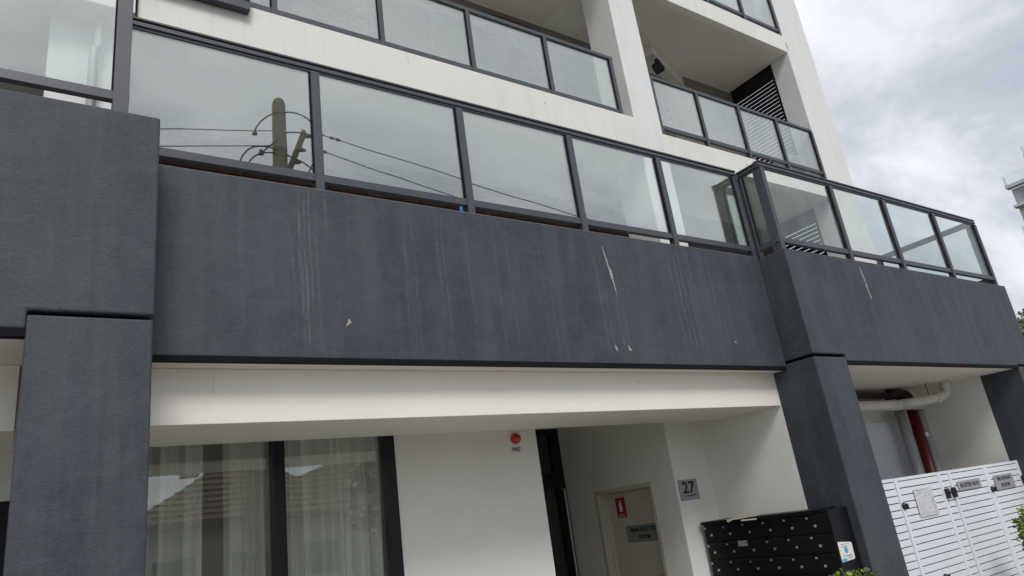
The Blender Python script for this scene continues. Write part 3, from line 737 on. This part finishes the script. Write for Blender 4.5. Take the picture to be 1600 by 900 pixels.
bx('sheet', M['paper'], T1, 8.592, 9.018, FY-.018, FY-.0125, 1.083, 1.392)
g = MB(); rnd = random.Random(5)
for i in range(5): g.box(8.61+rnd.uniform(0,.3), 8.66+rnd.uniform(.1,.33), FY-.0188, FY-.018, 1.365-i*.012, 1.368-i*.012) if 0 else None
g.box(8.62, 8.90, FY-.0188, FY-.018, 1.372, 1.377); g.box(8.60, 9.00, FY-.0188, FY-.018, 1.110, 1.113)
for i in range(26):
    x = 8.62+rnd.random()*.33; z = 1.13+rnd.random()*.22
    if rnd.random() < .5: g.box(x, x+rnd.uniform(.02,.05), FY-.0188, FY-.018, z, z+.0025)
    else: g.box(x, x+.0025, FY-.0188, FY-.018, z, z+rnd.uniform(.015,.05))
for i in range(9): g.box(8.945, 8.945+rnd.uniform(.02,.055), FY-.0188, FY-.018, 1.14+i*.016, 1.146+i*.016)
g.build('plan_drawing', M['plate_dim'], T1)
T2 = plate('booster_sign', 'grey plate reading BOOSTER VALVE on the middle slatted door', 'sign', 9.672, 10.285, 1.288, 1.397, FY-.0125, M['steel'])
text('BOOSTER VALVE', .068, M['ink'], T2, (9.978, FY-.0193, 1.342), XD, UP, sx=.98, bold=.002)
T3 = plate('hydrant_sign', 'grey plate reading FIRE HYDRANT BOOSTER on the right slatted door', 'sign', 10.69, 11.26, 1.208, 1.392, FY-.0125, M['steel'])
text('FIRE HYDRANT', .062, M['ink'], T3, (10.975, FY-.0193, 1.343), XD, UP, sx=1.0, bold=.002)
text('BOOSTER', .062, M['ink'], T3, (10.975, FY-.0193, 1.257), XD, UP, bold=.002)

# ------------------------------------------------------------------ pipes in the booster recess
def arc(p, c, ux, uy, r, a0, a1, n=8): return [tuple(Vector(c)+Vector(ux)*r*math.cos(a0+(a1-a0)*i/n)+Vector(uy)*r*math.sin(a0+(a1-a0)*i/n)) for i in range(n+1)]
T = thing('drain_pipe', (10.6, 5.2, 2.5), 'cream plastic drain pipe running under the booster recess ceiling', 'pipe')
# run along the back, then branch forward and up into the ceiling
MB().tube([(7.3,5.20,2.505),(10.2,5.20,2.502),(10.9,5.20,2.497)], .070, 16).build('pipe', M['pvc'], T, smooth=True)
pts = [(10.25,5.20,2.50),(10.75,5.06,2.53),(11.02,4.97,2.555)] + [(11.10,4.945,2.575),(11.155,4.93,2.61),(11.18,4.922,2.66),(11.185,4.92,2.72),(11.185,4.92,2.78)]
MB().tube(pts, .068, 16).build('branch', M['pvc'], T, smooth=True)
for c, d in (((10.15,5.2,2.502),(1,0,0)), ((10.98,4.985,2.551),(.27,-.1,.025))):
    dv = Vector(d).normalized()*.035
    MB().tube([tuple(Vector(c)-dv), tuple(Vector(c)+dv)], .079, 16).build('coupling', M['pvc'], T)
MB().tube([(10.86,5.03,2.57),(10.86,5.03,2.785)], .006, 6).build('hanger', M['char_dark'], T)
tag(MB().tube([(10.68,5.42,2.52),(10.68,5.42,G0)], .068, 14).build('downpipe', M['pvc2'], None, smooth=True), 'grey downpipe left of the red pipe', 'pipe')
tag(MB().tube([(11.20,5.40,2.50),(11.20,5.40,G0)], .068, 14).build('downpipe', M['pvc2'], None, smooth=True), 'grey downpipe right of the red pipe', 'pipe')
T = thing('fire_main', (10.95, 5.36, G0), 'dark red fire main rising behind the slatted doors', 'pipe')
MB().tube([(10.92,5.36,G0),(10.92,5.36,2.50)], .078, 18).build('riser', M['red'], T, smooth=True)
MB().tube([(10.92,5.36,2.50),(10.915,5.36,2.57),(10.88,5.36,2.63),(10.82,5.36,2.665),(10.72,5.36,2.675),(10.40,5.36,2.675)], .092, 18).build('elbow', M['darkred'], T, smooth=True)
MB().tube([(10.40,5.36,2.675),(7.4,5.36,2.70)], .045, 14).build('branch', M['darkred'], T, smooth=True)
bx('clamp', M['signwhite'], T, 10.89, 10.95, 5.245, 5.275, 2.04, 2.10, .004)
tag(bx('conduit', M['pvc2'], None, 7.3, 10.4, 5.48, 5.56, 2.60, 2.69), 'pale conduit running behind the drain pipe', 'conduit')

# ------------------------------------------------------------------ balcony items
T = thing('wall_light', (8.95, 6.85, 8.95), 'dark wedge shaped outdoor light under the balcony bulkhead', 'light')
MB().obox((8.66, 6.66, 8.75), (.11, .05, 0), (-.04, .07, -.02), (0,0,.05)).build('housing', M['alu_dark'], T, .02)
MB().obox((8.66, 6.66, 8.86), (.03, .02, 0), (-.02, .03, 0), (0,0,.05)).build('bracket', M['alu_dark'], T)
T = thing('air_conditioner', (10.95, 6.1, 6.553), 'pale box shaped air conditioner behind the right balustrade', 'air conditioner')
bx('casing', M['ac'], T, 10.62, 11.20, 5.95, 6.25, 6.60, 7.10, .015)
MB().tube([(10.86,5.948,6.85),(10.86,5.94,6.85)], .19, 24).build('grille', M['plate_dim'], T)
for x in (10.68, 11.10): bx('foot', M['alu_dark'], T, x, x+.06, 5.97, 6.23, 6.553, 6.60)
T = thing('downpipe', (.29, 4.9, 3.45), 'grey cranked pipe behind the left bay glass', 'pipe')
MB().tube([(.335,5.62,7.4),(.290,5.62,5.75),(.262,5.62,5.72),(.262,5.62,3.5)], .034, 12).build('pipe', M['pvc2'], T, smooth=True)
o = MB().prism([(2.812,YB-.004,4.060),(2.836,YB-.004,4.048),(2.850,YB-.004,4.062),(2.838,YB-.004,4.082),(2.842,YB-.004,4.108),(2.822,YB-.004,4.115)], (0,.02,0)).build('plastic_clip', M['blue'], None, .003)
tag(o, 'small blue plastic clip on the parapet top', 'clip')

# ------------------------------------------------------------------ plants
def shrub(label, base, h, rad, n, seed, mats=('leaf','leaf_old'), ls=.03, group=None, name='shrub'):
    rnd = random.Random(seed); T = thing(name, base, label, 'shrub', group)
    st = MB(); b = Vector(base); tips = []
    for i in range(26):
        a = rnd.uniform(0, 6.28); rr_ = rad*math.sqrt(rnd.random()); hh = h*(1-.25*(rr_/rad)**2)*rnd.uniform(.86,1.0)
        p0 = b + Vector((rr_*.3*math.cos(a), rr_*.3*math.sin(a), 0)); p1 = b + Vector((rr_*math.cos(a), rr_*math.sin(a), hh))
        pm = (p0+p1)/2 + Vector((rnd.uniform(-.05,.05), rnd.uniform(-.05,.05), .05))
        st.tube([p0, pm, p1], [.008,.006,.003], 5); tips.append((p0, pm, p1))
    st.build('stem', M['bark'], T)
    for mi, mname in enumerate(mats):
        mb = MB()
        for i in range(n):
            p0, pm, p1 = rnd.choice(tips); t_ = rnd.random()**(.35 if mi == 0 else .8)
            p = pm.lerp(p1, t_) + Vector((rnd.gauss(0,.03), rnd.gauss(0,.03), rnd.gauss(0,.02)))
            d = Vector((rnd.gauss(0,1), rnd.gauss(0,1), rnd.gauss(.5 if mi == 0 else .1,.5))).normalized(); s = d.orthogonal().normalized()
            s = Matrix.Rotation(rnd.uniform(0,6.28), 3, d) @ s; L = ls*rnd.uniform(.7,1.5); w = L*.30; nrm = d.cross(s)
            mb.v += [tuple(p), tuple(p+d*L*.5+s*w+nrm*w*.3), tuple(p+d*L), tuple(p+d*L*.5-s*w+nrm*w*.3)]
            k = len(mb.v); mb.f += [(k-4,k-3,k-2),(k-4,k-2,k-1)]
        mb.build('foliage', M[mname], T)
    return T
shrub('yellow green hedge tips below the mailboxes, right clump', (5.10,3.32,G0), 1.21, .30, 1900, 11, ls=.045)
shrub('yellow green hedge tips below the mailboxes, left clump', (4.56,3.34,G0), 1.175, .22, 1300, 12, ls=.042)
shrub('small yellow green hedge clump at the foot of the right column', (5.75,3.45,G0), 1.10, .25, 1500, 14, ls=.045)
shrub('green shrub at the right photo edge before the slatted doors', (9.84,3.75,G0), 1.36, .30, 2200, 13, ls=.05)

def tree(name, label, base, h, rad, n, seed, ls=.22, trunk=.2, zc=.66, lm='treeleaf'):
    rnd = random.Random(seed); T = thing(name, base, label, 'tree'); b = Vector(base)
    tk = MB(); tk.tube([b, b+Vector((.1,.05,h*.3)), b+Vector((.0,.2,h*.55))], [trunk, trunk*.8, trunk*.5], 9)
    cl = []
    for i in range(26):
        a = rnd.uniform(0,6.28); el = rnd.uniform(-.5,1.4); q = rad*rnd.uniform(.45,1.0)
        c = b + Vector((q*math.cos(a)*math.cos(el), q*math.sin(a)*math.cos(el), h*zc + q*math.sin(el)*(1-zc)*h/rad*.9))
        cl.append((c, rad*rnd.uniform(.20,.36))); s0 = b+Vector((0,.1,h*rnd.uniform(.3,.5)))
        tk.tube([s0, s0.lerp(c,.5)+Vector((0,0,.2)), c], [trunk*.35, trunk*.2, trunk*.06], 5)
    tk.build('trunk', M['bark'], T)
    mb = MB()
    for i in range(n):
        c, r = rnd.choice(cl); d = Vector((rnd.gauss(0,1),rnd.gauss(0,1),rnd.gauss(0,1))).normalized()
        p = c + d*r*rnd.random()**.5; e = Vector((rnd.gauss(0,1),rnd.gauss(0,1),rnd.gauss(0,.6))).normalized(); s = e.orthogonal().normalized()
        L = ls*rnd.uniform(.6,1.4); mb.v += [tuple(p), tuple(p+e*L*.5+s*L*.3), tuple(p+e*L), tuple(p+e*L*.5-s*L*.3)]
        k = len(mb.v); mb.f.append((k-4,k-3,k-2,k-1))
    mb.build('crown', M[lm], T); return T
tree('gum_tree', 'grey green tree beyond the right end of the building', (36.2,11.3,G0), 8.3, 3.0, 9000, 21, ls=.22, trunk=.25, zc=.62)

# ------------------------------------------------------------------ distant tower with balconies (top right)
T = thing('apartment_tower', (62, 11, G0), 'distant pale apartment tower with projecting glass balconies', 'building')
bx('wall', M['tower'], T, 58.3, 74, -4, 16.85, G0, 19.85)
bx('wall', M['tower'], T, 60.3, 74, -4, 14.6, 19.86, 23.5)
for (zt, yE, th) in ((20.14,17.0,.26),(18.55,16.95,.2),(21.75,15.25,.28),(16.2,17.0,.26),(12.9,17.0,.26)):
    bx('balcony_slab', M['tower'], T, 57.7, 58.29 if zt < 21 else 60.29, 0, yE, zt-th, zt, .02)
    if zt == 18.55: continue
    bx('balcony_pane', M['tower_glass'], T, 57.75, 57.77, 0, yE-.02, zt+.001, zt+.75)
    bx('balcony_pane', M['tower_glass'], T, 57.78, 58.28, yE-.04, yE-.02, zt+.001, zt+.75)
    bx('window', M['alu'], T, 58.26, 58.29, 11.5, 13.8, zt-2.9, zt-.7)
for j in range(8): bx('louvre', M['tower'], T, 58.2, 58.28, 14.5, 16.4, 18.62+j*.14, 18.70+j*.14)

# ------------------------------------------------------------------ power pole and lines seen in the glass
def mirY(p): return p
T = thing('utility_pole', (4.76,-6.45,G0), 'timber power pole reflected in the first glass pane', 'pole')
MB().tube([(4.78,-6.45,G0),(4.76,-6.45,6),(4.74,-6.45,12.45),(4.74,-6.45,12.56)], [.22,.19,.165,.13], 16).build('pole', M['timber'], T, smooth=True)
a0, a1 = Vector((5.28,-6.15,11.60)), Vector((4.92,-7.1,10.30))
dA = (a1-a0)
MB().obox(tuple((a0+a1)/2), tuple(dA/2), tuple(dA.cross(Vector((0,0,1))).normalized()*.06), (0,0,.07)).build('crossarm', M['timber'], T)
for k in (.06,.3,.5,.72,.9):
    c = a0+dA*k
    MB().tube([tuple(c), tuple(c+Vector((.12,0,.03))), tuple(c+Vector((.22,0,.02)))], [.05,.07,.035], 8).build('insulator', M['insul'], T)
def cab(p): return MB().tube(p, .018, 6)
def bez(p0, p1, p2, n=14):
    p0, p1, p2 = map(Vector, (p0,p1,p2)); return [tuple(p0*(1-t)**2 + p1*2*t*(1-t) + p2*t*t) for t in (i/n for i in range(n+1))]
g = MB()
for P3 in (((4.78,-6.3,12.15),(5.55,-6.0,12.25),(5.62,-6.05,11.2)), ((4.70,-6.3,12.15),(4.30,-6.4,12.0),(4.18,-6.5,11.60)),
           ((4.78,-6.3,11.55),(5.3,-6.1,11.65),(5.55,-6.0,11.35)), ((4.7,-6.3,11.35),(4.5,-6.4,11.2),(4.35,-6.5,11.0)),
           ((5.60,-6.05,11.3),(5.62,-6.1,10.9),(5.25,-6.4,10.3)), ((4.70,-6.3,11.0),(4.05,-6.6,11.45),(3.85,-6.7,10.7)),
           ((4.70,-6.3,10.9),(4.2,-6.6,11.2),(4.00,-6.7,10.6)), ((4.8,-6.25,10.9),(5.3,-6.2,10.75),(5.45,-6.1,10.5)), ((5.7,-6.0,10.9),(5.6,-6.1,10.5),(5.5,-6.2,10.3))):
    g.tube(bez(*P3), .018, 6)
g.build('loop_cable', M['cable'], T)
for c in ((4.18,-6.5,11.50),(4.32,-6.5,10.95)):
    MB().tube([(c[0],c[1],c[2]+.12),(c[0],c[1],c[2])], [.04,.07], 8).build('clamp', M['insul'], T)
def wire(label, p0, p1, sag=.1, r=.013, ins=None):
    p0, p1 = Vector(p0), Vector(p1); pts = [p0.lerp(p1, i/16) - Vector((0,0,sag*4*(i/16)*(1-i/16))) for i in range(17)]
    T = thing('power_line', tuple((p0+p1)/2), label, 'cable', 'overhead power lines reflected in the glass')
    MB().tube(pts, r, 5).build('wire', M['cable'], T)
    for k in ins or []:
        c = p0.lerp(p1, k); d = (p1-p0).normalized()*.07
        MB().tube([tuple(c-d), tuple(c), tuple(c+d)], [.02,.05,.02], 8).build('insulator', M['insul'], T)
wire('upper power line reflected left of the pole', (-10.1,-9.3,10.27), (4.66,-6.5,11.71), .04)
wire('lower power line reflected left of the pole', (-10.1,-9.45,9.84), (4.68,-6.63,11.34), .04)
wire('upper power line slanting right across the reflections', (5.60,-5.90,11.44), (24.0,3.72,2.2+0), .0, ins=(.004,.017,.024))
wire('lower power line slanting right across the reflections', (5.70,-6.0,11.02), (14.6,-1.43,6.35), .0, ins=(.01,))

# ------------------------------------------------------------------ houses across the street (seen reflected)
def house(label, x0, x1, y0, y1, ze, zr, hip, seed, hip2=None):
    hip2 = hip2 or hip
    T = thing('house', ((x0+x1)/2, (y0+y1)/2, G0), label, 'house')
    bx('wall', M['house'], T, x0, x1, y0, y1, G0, ze)
    ov = .45; a, b, c, d = x0-ov, x1+ov, y0-ov, y1+ov; ym = (c+d)/2
    rf = MB(); rf.v = [(a,c,ze),(b,c,ze),(b,d,ze),(a,d,ze),(a+hip,ym,zr),(b-hip2,ym,zr),(a,c,ze-.12),(b,c,ze-.12),(b,d,ze-.12),(a,d,ze-.12)]
    rf.f = [(0,1,5,4),(2,3,4,5),(3,0,4),(1,2,5),(0,6,7,1),(1,7,8,2),(2,8,9,3),(3,9,6,0),(6,9,8,7)]
    rf.build('roof', M['roof'], T)
    # tile courses on the street slope
    me_n = 12
    tl_ = MB()
    for i in range(me_n):
        t0 = i/me_n; y = d-(d-ym)*t0; z = ze+(zr-ze)*t0
        xa = a+hip*t0; xb = b-hip2*t0
        tl_.box(xa, xb, y-.30, y+.02, z+.01, z+.045)
    tl_.build('tile_course', M['roof'], T)
    for k in range(3):
        wx = x0 + (x1-x0)*(k+.5)/3
        w = MB().box(wx-.7, wx+.7, y1, y1+.05, .9, 2.1).build('window', M['house'], T)
        bx('pane', M['glass_dark'], w, wx-.62, wx+.62, y1+.051, y1+.06, .98, 2.02)
    bx('chimney', M['house'], T, x0+2, x0+2.6, ym-.3, ym+.3, zr-.8, zr+.6)
    return T
house('brown tiled house reflected in the left window pane', 3.0, 9.95, -21.55, -13.45, 3.05, 5.74, 4.5, 1, 3.3)
house('brown tiled house reflected beyond the first one', 9.63, 31.0, -32.95, -23.45, 4.5, 7.93, 9.8, 2)
house('brown tiled house across the street, farthest left', -10.0, .2, -25, -15.0, 2.9, 5.4, 4.0, 3)
tree('street_tree', 'dark leafy street tree reflected at the right window edge', (7.25,-4.25,G0), 4.0, 1.15, 2600, 31, ls=.15, trunk=.07)
tree('street_tree', 'leafy street tree across the road, left of the houses', (-3.5,-14.6,G0), 5.2, 1.8, 4000, 32, ls=.25)
print('objects', len(bpy.data.objects))
